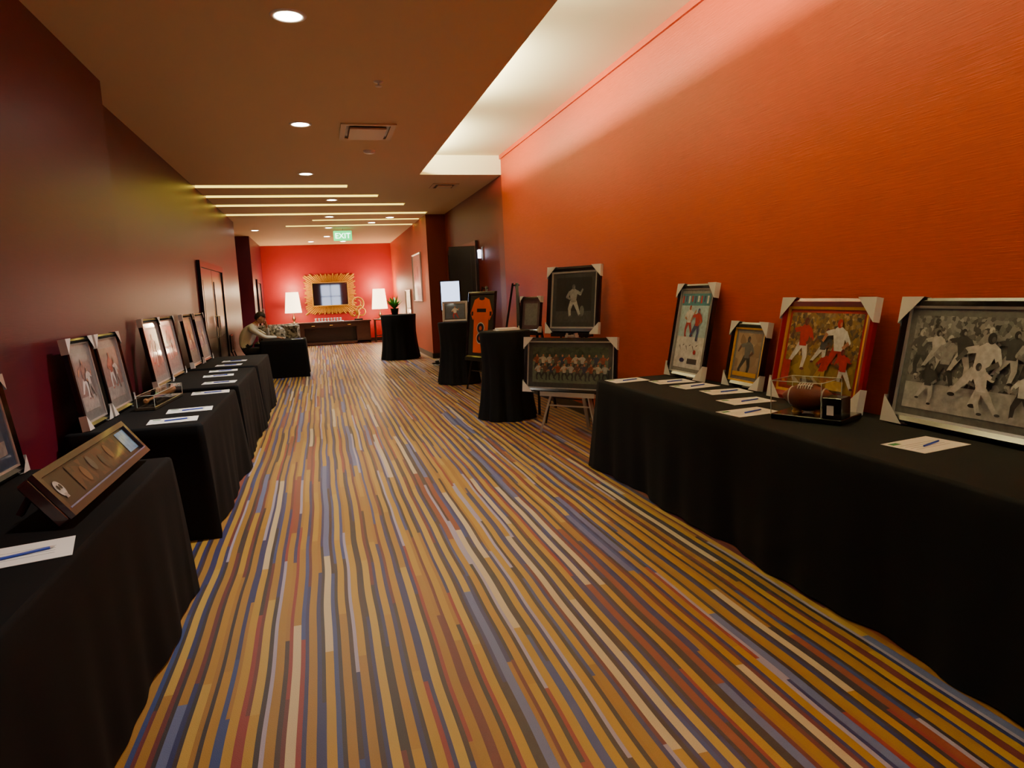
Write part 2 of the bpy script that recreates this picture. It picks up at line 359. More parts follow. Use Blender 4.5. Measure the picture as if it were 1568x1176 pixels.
# ------------------------------------------------------------ artwork helpers (local x right, z up, facing -y)
def disc(b,cx,cz,rx,rz,y,m,n=18,rot=0):
    c,s=math.cos(rot),math.sin(rot)
    b.poly([(cx+rx*math.cos(t)*c-rz*math.sin(t)*s,y,cz+rx*math.cos(t)*s+rz*math.sin(t)*c) for t in [2*math.pi*i/n for i in range(n)]],m)
def limb(b,p,q,w0,w1,y,m):
    p=Vector(p);q=Vector(q);d=(q-p).normalized();nn=Vector((-d.y,d.x))
    b.poly([((p+nn*w0).x,y,(p+nn*w0).y),((p-nn*w0).x,y,(p-nn*w0).y),((q-nn*w1).x,y,(q-nn*w1).y),((q+nn*w1).x,y,(q+nn*w1).y)],m)
def player(b,cx,cz,h,y,top,bot,skin,lean=0.,pose=0,helm=None):
    L=lambda x,z:(cx+(x+z*lean)*h,cz+z*h)
    e=.0006
    legs=[((-.05,.48),(-.14,.25),(-.12,.02)),((.05,.48),(.16,.27),(.26,.05))] if pose==0 else [((-.06,.48),(-.18,.3),(-.3,.12)),((.05,.48),(.12,.24),(.08,.0))]
    for a,k,f in legs:
        limb(b,L(*a),L(*k),.08*h,.06*h,y,bot); disc(b,*L(*k),.058*h,.058*h,y-e*.1,bot); limb(b,L(*k),L(*f),.056*h,.04*h,y-e*.3,bot); disc(b,*L(f[0]+.03,f[1]),.06*h,.028*h,y-e*.5,helm or bot)
    P=[(-.16,.8),(-.12,.6),(-.1,.45),(.1,.45),(.13,.6),(.17,.8),(.06,.87),(-.06,.87)]
    b.poly([(L(*q)[0],y-e,L(*q)[1]) for q in P],top)
    arms=[((-.13,.78),(-.25,.62),(-.12,.55)),((.13,.78),(.27,.7),(.36,.86))] if pose==0 else [((-.13,.78),(-.3,.75),(-.4,.6)),((.13,.78),(.24,.6),(.1,.5))]
    for a,k,f in arms:
        limb(b,L(*a),L(*k),.055*h,.045*h,y-e*1.3,top); disc(b,*L(*k),.042*h,.042*h,y-e*1.4,top); limb(b,L(*k),L(*f),.038*h,.028*h,y-e*1.5,skin)
    disc(b,*L(0,.93),.065*h,.08*h,y-e*2,helm or skin)
    if helm: disc(b,*L(.03,.915),.03*h,.04*h,y-e*2.3,skin)
def gm(v,n=None): return mat('print_grey_%d'%v,(v,v,v),rough=.4,coat=.6,noise=.55,bscale=38)
def cm(name,c,coat=.6): return mat('print_'+name,c,rough=.4,coat=coat,noise=.5,bscale=34)
def framed(name,w,h,pos,phi,lean,fm,fw=.05,mats=(None,),matw=.05,art=None,corner=.11,liner=None,rolldepth=.035):
    b=MB(); D=rolldepth
    def ring(x0,z0,x1,z1,X0,Z0,X1,Z1,yo,yi,m):
        o=[(x0,yo,z0),(x1,yo,z0),(x1,yo,z1),(x0,yo,z1)];i=[(X0,yi,Z0),(X1,yi,Z0),(X1,yi,Z1),(X0,yi,Z1)]
        b.add(o+i,[(k,(k+1)%4,4+(k+1)%4,4+k) for k in range(4)],m)
    a=w/2
    ring(-a,0,a,h,-a,0,a,h,0,-D*.8,fm)
    ring(-a,0,a,h,-a+fw*.3,fw*.3,a-fw*.3,h-fw*.3,-D*.8,-D,fm)
    ring(-a+fw*.3,fw*.3,a-fw*.3,h-fw*.3,-a+fw*.75,fw*.75,a-fw*.75,h-fw*.75,-D,-D*.6,fm)
    ring(-a+fw*.75,fw*.75,a-fw*.75,h-fw*.75,-a+fw,fw,a-fw,h-fw,-D*.6,-D*.5,liner or fm)
    ring(-a+fw,fw,a-fw,h-fw,-a+fw,fw,a-fw,h-fw,-D*.5,-.01,liner or fm)
    b.poly([(-a,0,0),(-a,0,h),(a,0,h),(a,0,0)],BLK)
    x0,x1,z0,z1=-a+fw,a-fw,fw,h-fw
    b.poly([(x0,-.011,z0),(x1,-.011,z0),(x1,-.011,z1),(x0,-.011,z1)],mats[0])
    if art: art(b,x0+matw,x1-matw,z0+matw,z1-matw,-.0125)
    if corner:
        c=corner; g=.006
        for sx in(-1,1):
            for (zc,sz) in((0,1),(h,-1)):
                tri=[(sx*(a+g),zc-sz*g),(sx*(a+g),zc+sz*c),(sx*(a-c),zc-sz*g)]
                F=[(x,-D-.006,z) for x,z in tri];B=[(x,.004,z) for x,z in tri]
                b.add(F+B,[(0,1,2),(5,4,3),(0,3,4,1),(0,2,5,3)],WHITE)
    M=Matrix.Translation(pos)@Matrix.Rotation(phi,4,'Z')@Matrix.Rotation(-lean,4,'X')
    return b.done(name,matrix=M)
def rect(b,x0,x1,z0,z1,y,m): b.poly([(x0,y,z0),(x1,y,z0),(x1,y,z1),(x0,y,z1)],m)
skin=cm('skin',(170,115,85)); dskin=cm('dskin',(96,60,42))
RED=cm('red',(160,26,30)); NAVY=cm('navy',(30,45,100)); WH=cm('white',(215,218,220)); ICE=cm('ice',(165,195,205)); TEAL=cm('teal',(50,120,135))
def art1(b,x0,x1,z0,z1,y):
    w=x1-x0;h=z1-z0; rect(b,x0,x1,z0,z1,y,WH); rect(b,x0,x1,z0+.42*h,z1,y-.0005,ICE); rect(b,x0,x1,z1-.16*h,z1,y-.001,TEAL)
    for i in range(9): rect(b,x0+w*(i/9),x0+w*(i/9+.06),z1-.13*h+.02*h*(i%2),z1-.03*h,y-.0015,(RED,NAVY,WH)[i%3])
    player(b,x0+.35*w,z0+.42*h,.42*h,y-.002,WH,RED,skin,0,0,RED); player(b,x0+.66*w,z0+.38*h,.42*h,y-.005,RED,NAVY,skin,.05,1,NAVY)
    for i in range(6): limb(b,(x0+(.14+.12*i)*w,z0+.3*h),(x0+(.2+.12*i)*w,z0+(.24+.08*(i%2))*h),.004,.002,y-.001,gm(40))
    disc(b,x0+.3*w,z0+.1*h,.09*w,.03*h,y-.001,NAVY); rect(b,x0+.5*w,x0+.85*w,z0+.06*h,z0+.13*h,y-.001,gm(60)); disc(b,x0+.72*w,z0+.22*h,.05*w,.03*h,y-.001,RED)
def art2(b,x0,x1,z0,z1,y):
    w=x1-x0;h=z1-z0; rect(b,x0,x1,z0,z1,y,crowd_mat('tan_blur',[(120,95,70),(165,140,115),(140,118,96)],14))
    player(b,(x0+x1)/2,z0+.02*h,.9*h,y-.001,gm(90),gm(40),dskin,.0,1,gm(35)); rect(b,x0,x1,z0,z0+.1*h,y-.004,GOLD)
def art3(b,x0,x1,z0,z1,y):
    w=x1-x0;h=z1-z0; rect(b,x0,x1,z0,z1,y,crowd_mat('stadium_field',[(80,56,26),(150,115,50),(60,50,40),(190,160,110)],45)); rect(b,x0,x1,z0,z0+.42*h,y-.0004,crowd_mat('turf',[(120,100,36),(150,124,52),(110,84,30)],20))
    MR=cm('maroon',(88,12,22))
    player(b,x0+.22*w,z0+.25*h,.68*h,y-.001,RED,WH,dskin,.05,1,MR)
    player(b,x0+.5*w,z0+.3*h,.5*h,y-.004,gm(60),gm(200),dskin,.2,1,MR)
    player(b,x0+.5*w,z0+.02*h,.5*h,y-.007,RED,cm('gold_pants',(170,130,50)),dskin,.4,0,MR)
    player(b,x0+.78*w,z0+.2*h,.72*h,y-.010,WH,RED,skin,-.1,1,RED)
    player(b,x0+.9*w,z0+.05*h,.5*h,y-.0125,RED,gm(190),dskin,-.2,0,MR)
    rect(b,x0+.68*w,x0+.9*w,z0+.03*h,z0+.15*h,y-.0145,cm('gold_plate',(205,170,80))); rect(b,x0,x0+.12*w,z0,z0+.35*h,y-.0145,RED)
    rect(b,x0+.3*w,x0+.5*w,z0+.0*h,z0+.12*h,y-.0147,gm(30))
def art4(b,x0,x1,z0,z1,y):
    w=x1-x0;h=z1-z0; rect(b,x0,x1,z0,z1,y,crowd_mat('bw_crowd',[(20,20,20),(90,90,90),(140,140,140),(50,50,50),(170,170,170)],44)); rect(b,x0,x1,z0,z0+.28*h,y-.0004,gm(170))
    for i,(u,v,s,t) in enumerate([(.1,.4,.5,70),(.2,.45,.45,190),(.27,.3,.55,150),(.42,.42,.5,50),(.58,.5,.45,140),(.72,.42,.5,60),(.88,.35,.55,160),(.2,.12,.42,50),(.84,.1,.46,210)]):
        player(b,x0+u*w,z0+(v-.05)*h,s*h,y-.0008-.002*i,gm(t),gm(190 if i%2 else 50),gm(130),.1*((i%3)-1),i%2,gm(30 if i%2 else 180))
    player(b,x0+.5*w,z0+.12*h,.72*h,y-.021,gm(225),gm(200),gm(80),.25,1,gm(40)); player(b,x0+.64*w,z0+.04*h,.5*h,y-.0225,gm(215),gm(190),gm(110),-.3,0,gm(60))
def artB(b,x0,x1,z0,z1,y):
    w=x1-x0;h=z1-z0; rect(b,x0,x1,z0,z1,y,gm(28)); rect(b,x0,x1,z0,z0+.25*h,y-.0004,gm(60))
    player(b,(x0+x1)/2,z0+.12*h,.72*h,y-.001,gm(130),gm(160),gm(110),0,0,gm(80)); disc(b,x0+.75*w,z0+.25*h,.06*w,.12*h,y-.001,gm(100))
def artC(b,x0,x1,z0,z1,y):
    w=x1-x0;h=z1-z0; rect(b,x0,x1,z0,z1,y,cm('grass_grey',(96,108,90))); rect(b,x0,x1,z0+.66*h,z1,y-.0004,crowd_mat('treeline',[(34,44,34),(74,84,66),(50,60,52)],30))
    cs=[(130,64,44),(170,170,165),(50,56,76),(180,176,160),(90,66,52)]
    for r in range(2):
        for i in range(11):
            c=cs[(i*3+r)%5]; player(b,x0+(.06+.088*i+.03*r)*w,z0+(.34-.26*r)*h,.46*h,y-.001-.0006*(i+11*r),cm('t%d'%((i*3+r)%5),c),gm(50),skin,0,i%2,None)
def artJ(b,x0,x1,z0,z1,y):
    w=x1-x0;h=z1-z0; O=mat('jersey_orange',(226,92,24),rough=.6,noise=.12,bscale=8,coat=.3); N2=cm('jersey_navy',(20,26,52))
    P=lambda u,v:(x0+u*w,y-.001,z0+v*h)
    b.poly([P(.2,.03),P(.82,.03),P(.82,.62),P(.86,.58),P(.99,.7),P(.82,.93),P(.62,.97),P(.5,.92),P(.38,.97),P(.18,.93),P(.01,.7),P(.14,.58),P(.18,.62)],O)
    disc(b,x0+.5*w,z0+.95*h,.12*w,.03*h,y-.002,N2)
    for cz in(.28,.45): 
        disc(b,x0+.5*w,z0+cz*h,.17*w,.1*h,y-.002,WH); disc(b,x0+.5*w,z0+cz*h,.145*w,.082*h,y-.003,N2); disc(b,x0+.5*w,z0+cz*h,.06*w,.035*h,y-.004,O)
    rect(b,x0+.3*w,x0+.7*w,z0+.72*h,z0+.78*h,y-.002,N2)
    for s in(.06,.86): rect(b,x0+s*w,x0+(s+.08)*w,z0+.66*h,z0+.73*h,y-.002,N2)
PI=math.pi
def rf(name,y0,y1,h,xb,**k):
    return framed(name,y1-y0,h,(xb,(y0+y1)/2,.757),-PI/2,k.pop('lean',.19),**k)
rf('framed_hockey_photo',4.70,5.27,.75,2.79,fm=BLK,fw=.045,mats=(gm(130),),matw=.03,art=art1,liner=SILV)
rf('framed_player_photo',4.07,4.50,.46,2.855,fm=BLK,fw=.05,mats=(gm(110),),matw=.025,art=art2,liner=GOLD,corner=.1)
rf('framed_football_photo',3.10,3.88,.63,2.80,fm=mat('red_frame',(130,14,24),rough=.3,coat=.6),fw=.065,mats=(RED,),matw=.02,art=art3,liner=GOLD,corner=.13)
rf('framed_black_white_photo',2.02,2.92,.63,2.80,fm=BLK,fw=.05,mats=(gm(90),),matw=.035,art=art4,liner=SILV,corner=.13)
def seg_frame(name,l,r,z0,z1,**k):
    l=Vector(l);r=Vector(r);c=(l+r)/2;d=r-l
    return framed(name,d.length,z1-z0,(c.x,c.y,z0),math.atan2(d.y,d.x),k.pop('lean',.12),**k)
seg_frame('framed_portrait_photo',(2.46,7.5),(2.84,6.88),1.02,1.75,fm=BLK,fw=.07,mats=(gm(50),),matw=.05,art=artB,liner=SILV,corner=.12)
seg_frame('framed_team_photo',(2.05,7.1),(2.76,6.28),.44,1.01,fm=BLK,fw=.05,mats=(gm(60),),matw=.05,art=artC,liner=SILV,corner=.12)
seg_frame('framed_orange_jersey',(2.18,10.8),(2.44,10.08),.50,1.53,fm=BLK,fw=.05,mats=(gm(40),),matw=.01,art=artJ,corner=0,liner=None)
seg_frame('framed_document',(2.42,8.45),(2.56,8.05),1.0,1.43,fm=BLK,fw=.03,mats=(cm('plum',(80,58,62)),),matw=.05,art=lambda b,x0,x1,z0,z1,y: rect(b,x0,x1,z0,z1,y,gm(110)),corner=.07)
def easel(name,c,ang,ztray,top,m,spread=.33,rear=.5,sl=.12,w=.032):
    b=MB(); b.M=Matrix.Translation((c[0],c[1],0))@Matrix.Rotation(ang,4,'Z')
    y_t=lambda z: .014+sl*(z-ztray)
    for s in(-1,1): b.bar((s*spread,y_t(0),0.0),(s*.05,y_t(top)+.004,top),w,.02,m)
    b.bar((0,rear,0),(0,y_t(top)+.03,top-.02),w,.02,m)
    b.bar((-.07,y_t(top)+.012,top-.03),(.07,y_t(top)+.012,top-.03),.04,.02,m)
    sz=spread+(0.05-spread)*ztray/top
    b.box(-sz-.1,sz+.1,-.05,.02,ztray-.035,ztray-.007,m); b.box(-sz-.1,sz+.1,-.058,-.05,ztray-.035,ztray+.012,m)
    b.bar((-spread*.75,y_t(.3)+.01,.3),(spread*.75,y_t(.3)+.01,.3),.02,.012,m)
    return b.done(name)
angB=math.atan2(-.62,.38); angC=math.atan2(-.82,.71); angA=math.atan2(-.72,.26); angD=math.atan2(-.4,.14)
easel('display_easel',(2.65,7.19),angB,1.02,1.70,BLKM,.34,rear=.22)
easel('display_easel',(2.405,6.69),angC,.44,1.05,SILV,.34,rear=.42,w=.04)
easel('display_easel',(2.31,10.44),angA,.50,1.60,BLKM,.34,rear=.45)
easel('display_easel',(2.49,8.25),angD,1.0,1.40,BLKM,.26,rear=.35)
easel('display_easel',(2.56,9.45),angA,.9,1.62,BLKM,.30,rear=.28,w=.04)
b=MB(); b.box(-.19,.19,-.02,.02,0,.56,BLK,.006); b.poly([(-.17,-.0215,.02),(.17,-.0215,.02),(.17,-.0215,.54),(-.17,-.0215,.54)],SCREEN); b.tube([(0,0,-1.2),(0,0,0)],.018,BLKM,10); b.lathe([(.001,-1.18),(.16,-1.185),(.17,-1.2)],(0,0,0),BLKM)
b.done('lit_poster_stand',matrix=Matrix.Translation((2.33,12.75,1.2))@Matrix.Rotation(-.3,4,'Z'))
framed('framed_print',.42,.34,(2.16,11.5,1.046),-.25,.15,fm=mat('white_frame',(200,200,205),rough=.4),fw=.035,mats=(gm(50),),matw=.02,art=lambda b,x0,x1,z0,z1,y:(rect(b,x0,x1,z0,z1,y,cm('photo_slate',(70,84,105))),player(b,(x0+x1)/2,z0,.2,y-.001,WH,RED,skin)),corner=0)

def lf(name,y0,y1,h,xb,lean=.13,inner=None,fm=None,art=None,corner=.09):
    return framed(name,y1-y0,h,(xb,(y0+y1)/2,.757),PI/2,lean,fm=fm or BLK,fw=.04,mats=(inner or gm(110),),matw=.06,art=art,corner=corner,liner=SILV)
def artG(c1,c2,k=0):
    def f(b,x0,x1,z0,z1,y):
        w=x1-x0;h=z1-z0; rect(b,x0,x1,z0,z1,y,cm('g%d%d%d'%c1,c1,1.0)); rect(b,x0,x1,z0,z0+.25*h,y-.0005,gm(150))
        player(b,x0+.4*w,z0+.2*h,.7*h,y-.001,cm('g%d%d%d'%c2,c2),WH,skin,.1,k%2,cm('g%d%d%d'%c2,c2)); player(b,x0+.72*w,z0+.2*h,.55*h,y-.004,gm(190),gm(130),skin,-.1,(k+1)%2,gm(110))
    return f
lf('framed_action_photo',3.05,3.74,.46,-1.44,inner=cm('bluem',(60,78,105)),art=artG((90,105,125),(40,60,120)),corner=.07)
lf('framed_sports_print',4.80,5.30,.57,-1.48,inner=gm(120),art=artG((110,108,112),(110,90,90),1))  # sports prints below are paled: glare off the glass put into their colours
lf('framed_sports_print',5.36,5.96,.57,-1.48,inner=gm(130),art=artG((150,120,118),(170,80,70)))
lf('framed_sports_print',6.92,7.62,.64,-1.52,inner=gm(160),art=artG((190,165,155),(190,80,60),1),corner=.07)
lf('framed_sports_print',7.75,8.5,.64,-1.55,inner=gm(160),art=artG((190,150,140),(190,60,50)),corner=.07)
lf('framed_sports_print',9.0,9.7,.64,-1.55,inner=gm(150),art=artG((150,150,190),(170,70,70),1),corner=.07)
lf('framed_sports_print',9.8,10.55,.64,-1.55,inner=gm(150),art=artG((130,140,185),(90,90,190)),corner=.07)
b=MB(); MH=mat('mahogany_frame',(50,20,20),rough=.3,coat=.4)
L=.55;Wd=.175
b.box(-L,L,-.02,Wd,-.05,0,MH,.006)
b.box(-L,L,-.02,.01,0,.02,MH);b.box(-L,L,Wd-.025,Wd,0,.02,MH);b.box(-L,-L+.03,.01,Wd-.025,0,.02,MH);b.box(L-.03,L,.01,Wd-.025,0,.02,MH)
b.box(-L+.02,L-.02,.008,.014,.0,.022,cm('blue_edge',(110,120,170)))
DK=cm('pano_dark',(26,18,22),.5); b.poly([(-L+.03,.014,.006),(L-.03,.014,.006),(L-.03,Wd-.025,.006),(-L+.03,Wd-.025,.006)],DK)
def dz(cx,cy,rx,ry,z,m): b.poly([(cx+rx*math.cos(t),cy+ry*math.sin(t),z) for t in [2*PI*i/20 for i in range(20)]],m)
dz(-L+.10,.085,.03,.034,.008,gm(190)); dz(-L+.09,.091,.009,.011,.0095,gm(20)); dz(-L+.112,.091,.009,.011,.0095,gm(20)); b.poly([(-L+.088,.043,.009),(-L+.114,.043,.009),(-L+.112,.063,.009),(-L+.09,.063,.009)],gm(150))
b.poly([(-.3,.025,.008),(.3,.025,.008),(.3,.14,.008),(-.3,.14,.008)],crowd_mat('pano_brown',[(44,24,22),(84,50,36),(30,20,20),(70,60,50)],22))
for i in range(4): dz(-.19+.115*i,.075+.02*(i%2),.026,.036,.0095,(cm('tanp',(110,80,56)),gm(80),gm(50))[i%3])
b.poly([(.36,.03,.008),(L-.05,.03,.008),(L-.05,.14,.008),(.36,.14,.008)],cm('pano_highlight',(110,165,220)))  # blue highlight at the far end, painted as a flat patch
for xx in(-.4,.4): b.bar((xx,.15,-.05),(xx,.10,-.17),.03,.02,MH)
M=Matrix.Translation((-.90,3.20,.802))@Matrix.Rotation(PI/2,4,'Z')@Matrix.Rotation(math.radians(54),4,'X')
b.done('panoramic_shadow_box',matrix=M)

def paper(x,y,ang,w=.28,d=.216,z=.752,pen=True,logo=True):
    b=MB(); b.box(-w/2,w/2,-d/2,d/2,0,.0015,PAPER)
    if logo: b.box(-w/2+.02,-w/2+.07,d/2-.05,d/2-.02,.0015,.0019,GREEN)
    for i in range(4): b.box(-w/2+.03,w/2-.05,d/2-.075-.025*i,d/2-.073-.025*i,.0015,.0018,gm(120))
    if pen:
        b.tube([(-.05,-.03,.0065),(.085,.0,.0065)],.0045,BLUEPEN,8); b.tube([(.085,0,.0065),(.098,.003,.0065)],[.004,.001],SILV,8)
    b.done('bid_sheet',matrix=Matrix.Translation((x,y,z))@Matrix.Rotation(ang,4,'Z'))
for x,y,a in((-.97,2.42,.25),(-1.0,4.98,.1),(-.97,5.42,.1),(-.97,6.42,.1),(-1.0,7.2,0),(-1.1,7.9,.1),(-1.12,8.45,.1),(-1.15,9.2,0),(-1.15,9.8,0),
            (2.34,5.12,.05),(2.6,4.86,-.05),(2.62,4.55,.1),(2.66,4.2,-.1),(2.55,3.80,.0),(2.34,3.46,.1),(2.53,2.42,.15)):
    paper(x,y,a,w=.3,d=.21)
paper(-1.22,3.66,-.1,w=.2,d=.15,pen=False)
paper(-.50,14.58,.2,z=.752,w=.22,d=.2)

ACR=bpy.data.materials.new('clear_acrylic'); ACR.use_nodes=True; nt=ACR.node_tree; nt.nodes.clear()
o_=nt.nodes.new('ShaderNodeOutputMaterial'); mx_=nt.nodes.new('ShaderNodeMixShader'); tr_=nt.nodes.new('ShaderNodeBsdfTransparent'); gl_=nt.nodes.new('ShaderNodeBsdfGlossy'); fr_=nt.nodes.new('ShaderNodeFresnel'); fr_.inputs[0].default_value=1.35
gl_.inputs['Roughness'].default_value=.03; nt.links.new(fr_.outputs[0],mx_.inputs[0]); nt.links.new(tr_.outputs[0],mx_.inputs[1]); nt.links.new(gl_.outputs[0],mx_.inputs[2]); nt.links.new(mx_.outputs[0],o_.inputs[0])
EDG=mat('acrylic_edge',(190,200,190),rough=.15,coat=.5)
def acase(b,x0,x1,y0,y1,z0,z1):
    b.poly([(x0,y0,z0),(x1,y0,z0),(x1,y0,z1),(x0,y0,z1)],ACR); b.poly([(x0,y1,z0),(x1,y1,z0),(x1,y1,z1),(x0,y1,z1)],ACR)
    b.poly([(x0,y0,z0),(x0,y1,z0),(x0,y1,z1),(x0,y0,z1)],ACR); b.poly([(x1,y0,z0),(x1,y1,z0),(x1,y1,z1),(x1,y0,z1)],ACR); b.poly([(x0,y0,z1),(x1,y0,z1),(x1,y1,z1),(x0,y1,z1)],ACR)
    b.tube([(x0,y0,z1),(x1,y0,z1),(x1,y1,z1),(x0,y1,z1)],.0022,EDG,6,closed=True)
    for x in(x0,x1):
        for y in(y0,y1): b.tube([(x,y,z0),(x,y,z1)],.0022,EDG,6)
b=MB()
b.box(-.19,.19,-.13,.13,0,.03,BLK,.004)
b.box(.09,.19,-.13,-.02,.03,.14,BLK,.003); b.box(.115,.15,-.1305,-.13,.05,.1,PAPER)
LE=mat('football_leather',(112,50,30),rough=.5,noise=.2,bump=.4,bscale=300)
def fbl(d):
    k=max(0,1-abs(d.x/.15)**1.6); rr=math.hypot(d.y,d.z) or 1; R0=.078*k**.8
    return Vector((d.x,d.y/rr*R0,d.z/rr*R0))
b.ell((-.04,0,.115),(.15,.085,.085),LE,28,26,R=Matrix.Rotation(PI/2,3,'Y')@Matrix.Rotation(0,3,'X') if False else None,f=fbl)
for xx in(-.13,.05): 
    k=max(0,1-abs((xx+.04)/.15)**1.6)**.8*.0785
    b.tube([(xx,k*math.cos(t),.115+k*math.sin(t)) for t in [2*PI*i/20 for i in range(20)]],.004,WHITE,6,closed=True)
b.tube([(-.08,-.04,.180),(-.04,-.042,.184),(0,-.04,.180)],.004,WHITE,6)
for i in range(6): b.tube([(-.075+.014*i,-.058,.166),(-.075+.014*i,-.042,.184),(-.075+.014*i,-.022,.191)],.003,WHITE,6)
for px_ in(-.1,.02): b.lathe([(.03,.03),(.022,.045),(.03,.055)],(px_,0,0),GOLD,14)
acase(b,-.188,.085,-.128,.12,.03,.21)
b.done('football_display_case',matrix=Matrix.Translation((2.53,3.13,.752))@Matrix.Rotation(-1.1,4,'Z'))
b=MB(); BATW=mat('bat_wood',(150,104,60),rough=.35,coat=.6,noise=.25,bscale=12,stretch=(1,10,10)); CB=mat('case_base_olive',(52,46,34),rough=.4,coat=.4)
b.box(-.40,.40,-.07,.07,0,.025,CB,.004); b.box(-.40,.40,.055,.07,.025,.09,CB)
b.tube([(-.37,0,.065),(-.36,0,.065),(-.345,0,.065),(-.18,0,.065),(0,0,.065),(.13,0,.065),(.26,0,.065),(.35,0,.065),(.37,0,.065)],[.012,.022,.013,.0125,.016,.024,.031,.032,.02],BATW,16)
for xx in(-.22,.2): b.box(xx-.008,xx+.008,-.03,.03,.02,.05,BLK)
acase(b,-.395,.395,-.066,.054,.025,.11)
b.done('baseball_bat_case',matrix=Matrix.Translation((-1.27,5.95,.752))@Matrix.Rotation(PI/2-.06,4,'Z'))
def shoe(b,M,m,sole):
    b.M=M
    b.ell((0,0,.035),(.14,.048,.035),m,20,10,f=lambda d:Vector((d.x,d.y*(1.1-.25*(d.x<0)),d.z)))
    b.ell((-.07,0,.07),(.065,.04,.055),m,16,10); b.ell((0,0,.014),(.15,.052,.014),sole,20,8)
    b.tube([(-.105,.0,.115),(-.07,.035,.12),(-.03,0,.1),(-.07,-.035,.12)],.008,sole,8,closed=True)
    for i in range(4): b.tube([(.0+.02*i,-.025,.066-.004*i),(.0+.02*i,.025,.066-.004*i)],.003,WHITE,6)
b=MB(); shoe(b,Matrix.Rotation(1.9,4,'Z'),BLKM,WHITE); shoe(b,Matrix.Translation((.14,.05,0))@Matrix.Rotation(2.2,4,'Z'),BLKM,WHITE); b.done('sneakers',matrix=Matrix.Translation((2.3,14.8,.001)))
b=MB(); b.box(-.14,.14,-.11,.11,0,.012,WHITE,.003);b.box(-.12,.12,-.09,.09,.012,.03,PAPER,.003); b.done('program_stack',matrix=Matrix.Translation((2.1,7.95,1.052)))

# ------------------------------------------------------------ far end
b=MB(); x0,x1,y0,y1,z=-1.08,1.62,24.0,24.55,.78
b.box(x0,x1,y0,y1,z-.05,z,WOOD,.008); b.box(x0+.04,x0+.5,y0+.03,y1,.04,z-.05,WOOD); b.box(x1-.5,x1-.04,y0+.03,y1,.04,z-.05,WOOD)
b.box(x0+.5,x1-.5,y0+.03,y1,z-.2,z-.05,WOOD); b.box(x0+.04,x1-.04,y0+.03,y1,.04,.1,WOOD); b.box(x0+.5,x1-.5,y1-.04,y1,.1,z-.2,WOOD)
for i in range(3): b.box(x0+.55+.58*i,x0+.55+.5+.58*i,y0+.018,y0+.03,z-.18,z-.07,WOOD); b.tube([(x0+.75+.58*i,y0+.005,z-.125),(x0+.85+.58*i,y0+.005,z-.125)],.008,GOLD,8)
for xx in(x0+.08,x1-.46): b.box(xx,xx+.38,y0+.018,y0+.03,.14,z-.08,WOOD)
for xx in(x0+.04,x1-.08): b.box(xx,xx+.04,y0+.03,y0+.07,0,.04,BLK); b.box(xx,xx+.04,y1-.06,y1-.02,0,.04,BLK)
b.done('credenza')
def tlamp(x,y,z):
    b=MB(); b.lathe([(.001,0),(.11,0),(.11,.02),(.03,.035),(.02,.06),(.05,.12),(.055,.16),(.02,.24),(.012,.30),(.012,.42)],(x,y,z),mat('lamp_base_bronze',(60,40,24),rough=.3,metal=.7))
    b.lathe([(.27,.34),(.2,1.02)],(x,y,z),SHADE); b.lathe([(.262,.342),(.194,1.02)],(x,y,z),SHADE); b.tube([(x,y,z+.42),(x,y,z+.95)],.008,GOLD,6)
    o=b.done('table_lamp')
    for dz_,e in((1.12,75),(.22,40)):
        l=bpy.data.lights.new('bulb','POINT'); l.energy=e; l.color=(1,.76,.45); l.shadow_soft_size=.06
        lo=bpy.data.objects.new('bulb',l); lo.location=(x,y if dz_>1 else y-.18,z+dz_); COL.objects.link(lo); lo.parent=o
tlamp(-.88,24.3,.78)
b=MB(); b.box(1.72,2.2,24.05,24.55,.74,.78,WOOD,.006)
for lx in(1.76,2.16):
    for ly in(24.1,24.5): b.box(lx-.02,lx+.02,ly-.02,ly+.02,0,.74,WOOD)
b.box(1.76,2.16,24.1,24.5,.2,.23,WOOD); b.done('side_table')
tlamp(1.96,24.3,.78)
b=MB(); cx,cz=.36,1.70; W,Hh=.58,.38; OW,OH=.83,.66
b.box(cx-W,cx+W,YF-.06,YF-.05,cz-Hh,cz+Hh,mat('mirror_glass',(225,225,230),rough=.03,metal=1,noise=0))
nr=88
def rectpt(w,h,t):
    a=2*PI*t; c,s=math.cos(a),math.sin(a); k=1/max(abs(c)/w,abs(s)/h); return c*k,s*k
for i in range(nr):
    t=i/nr; t2=(i+.86)/nr; tm=(t+t2)/2; j=1+.05*math.sin(i*2.4)
    a=rectpt(W,Hh,t);c=rectpt(W,Hh,t2);d=rectpt(OW*j,OH*j,t2);e=rectpt(OW*j,OH*j,t); mi=rectpt(W,Hh,tm); mo=rectpt(OW*j,OH*j,tm)
    Pp=lambda q,y:(cx+q[0],YF-y,cz+q[1])
    vs=[Pp(a,.05),Pp(mi,.085),Pp(c,.05),Pp(d,.02),Pp(mo,.05),Pp(e,.02)]
    b.add(vs,[(0,1,4,5),(1,2,3,4)],GOLD)
b.box(cx-OW*.9,cx+OW*.9,YF-.02,YF-.001,cz-OH*.9,cz+OH*.9,GOLD)
for (a,c,d,e) in((-W-.03,W+.03,-Hh-.03,-Hh),(-W-.03,W+.03,Hh,Hh+.03),(-W-.03,-W,-Hh,Hh),(W,W+.03,-Hh,Hh)): b.box(cx+a,cx+c,YF-.1,YF-.05,cz+d,cz+e,GOLD)
b.done('sunburst_mirror')
b=MB()
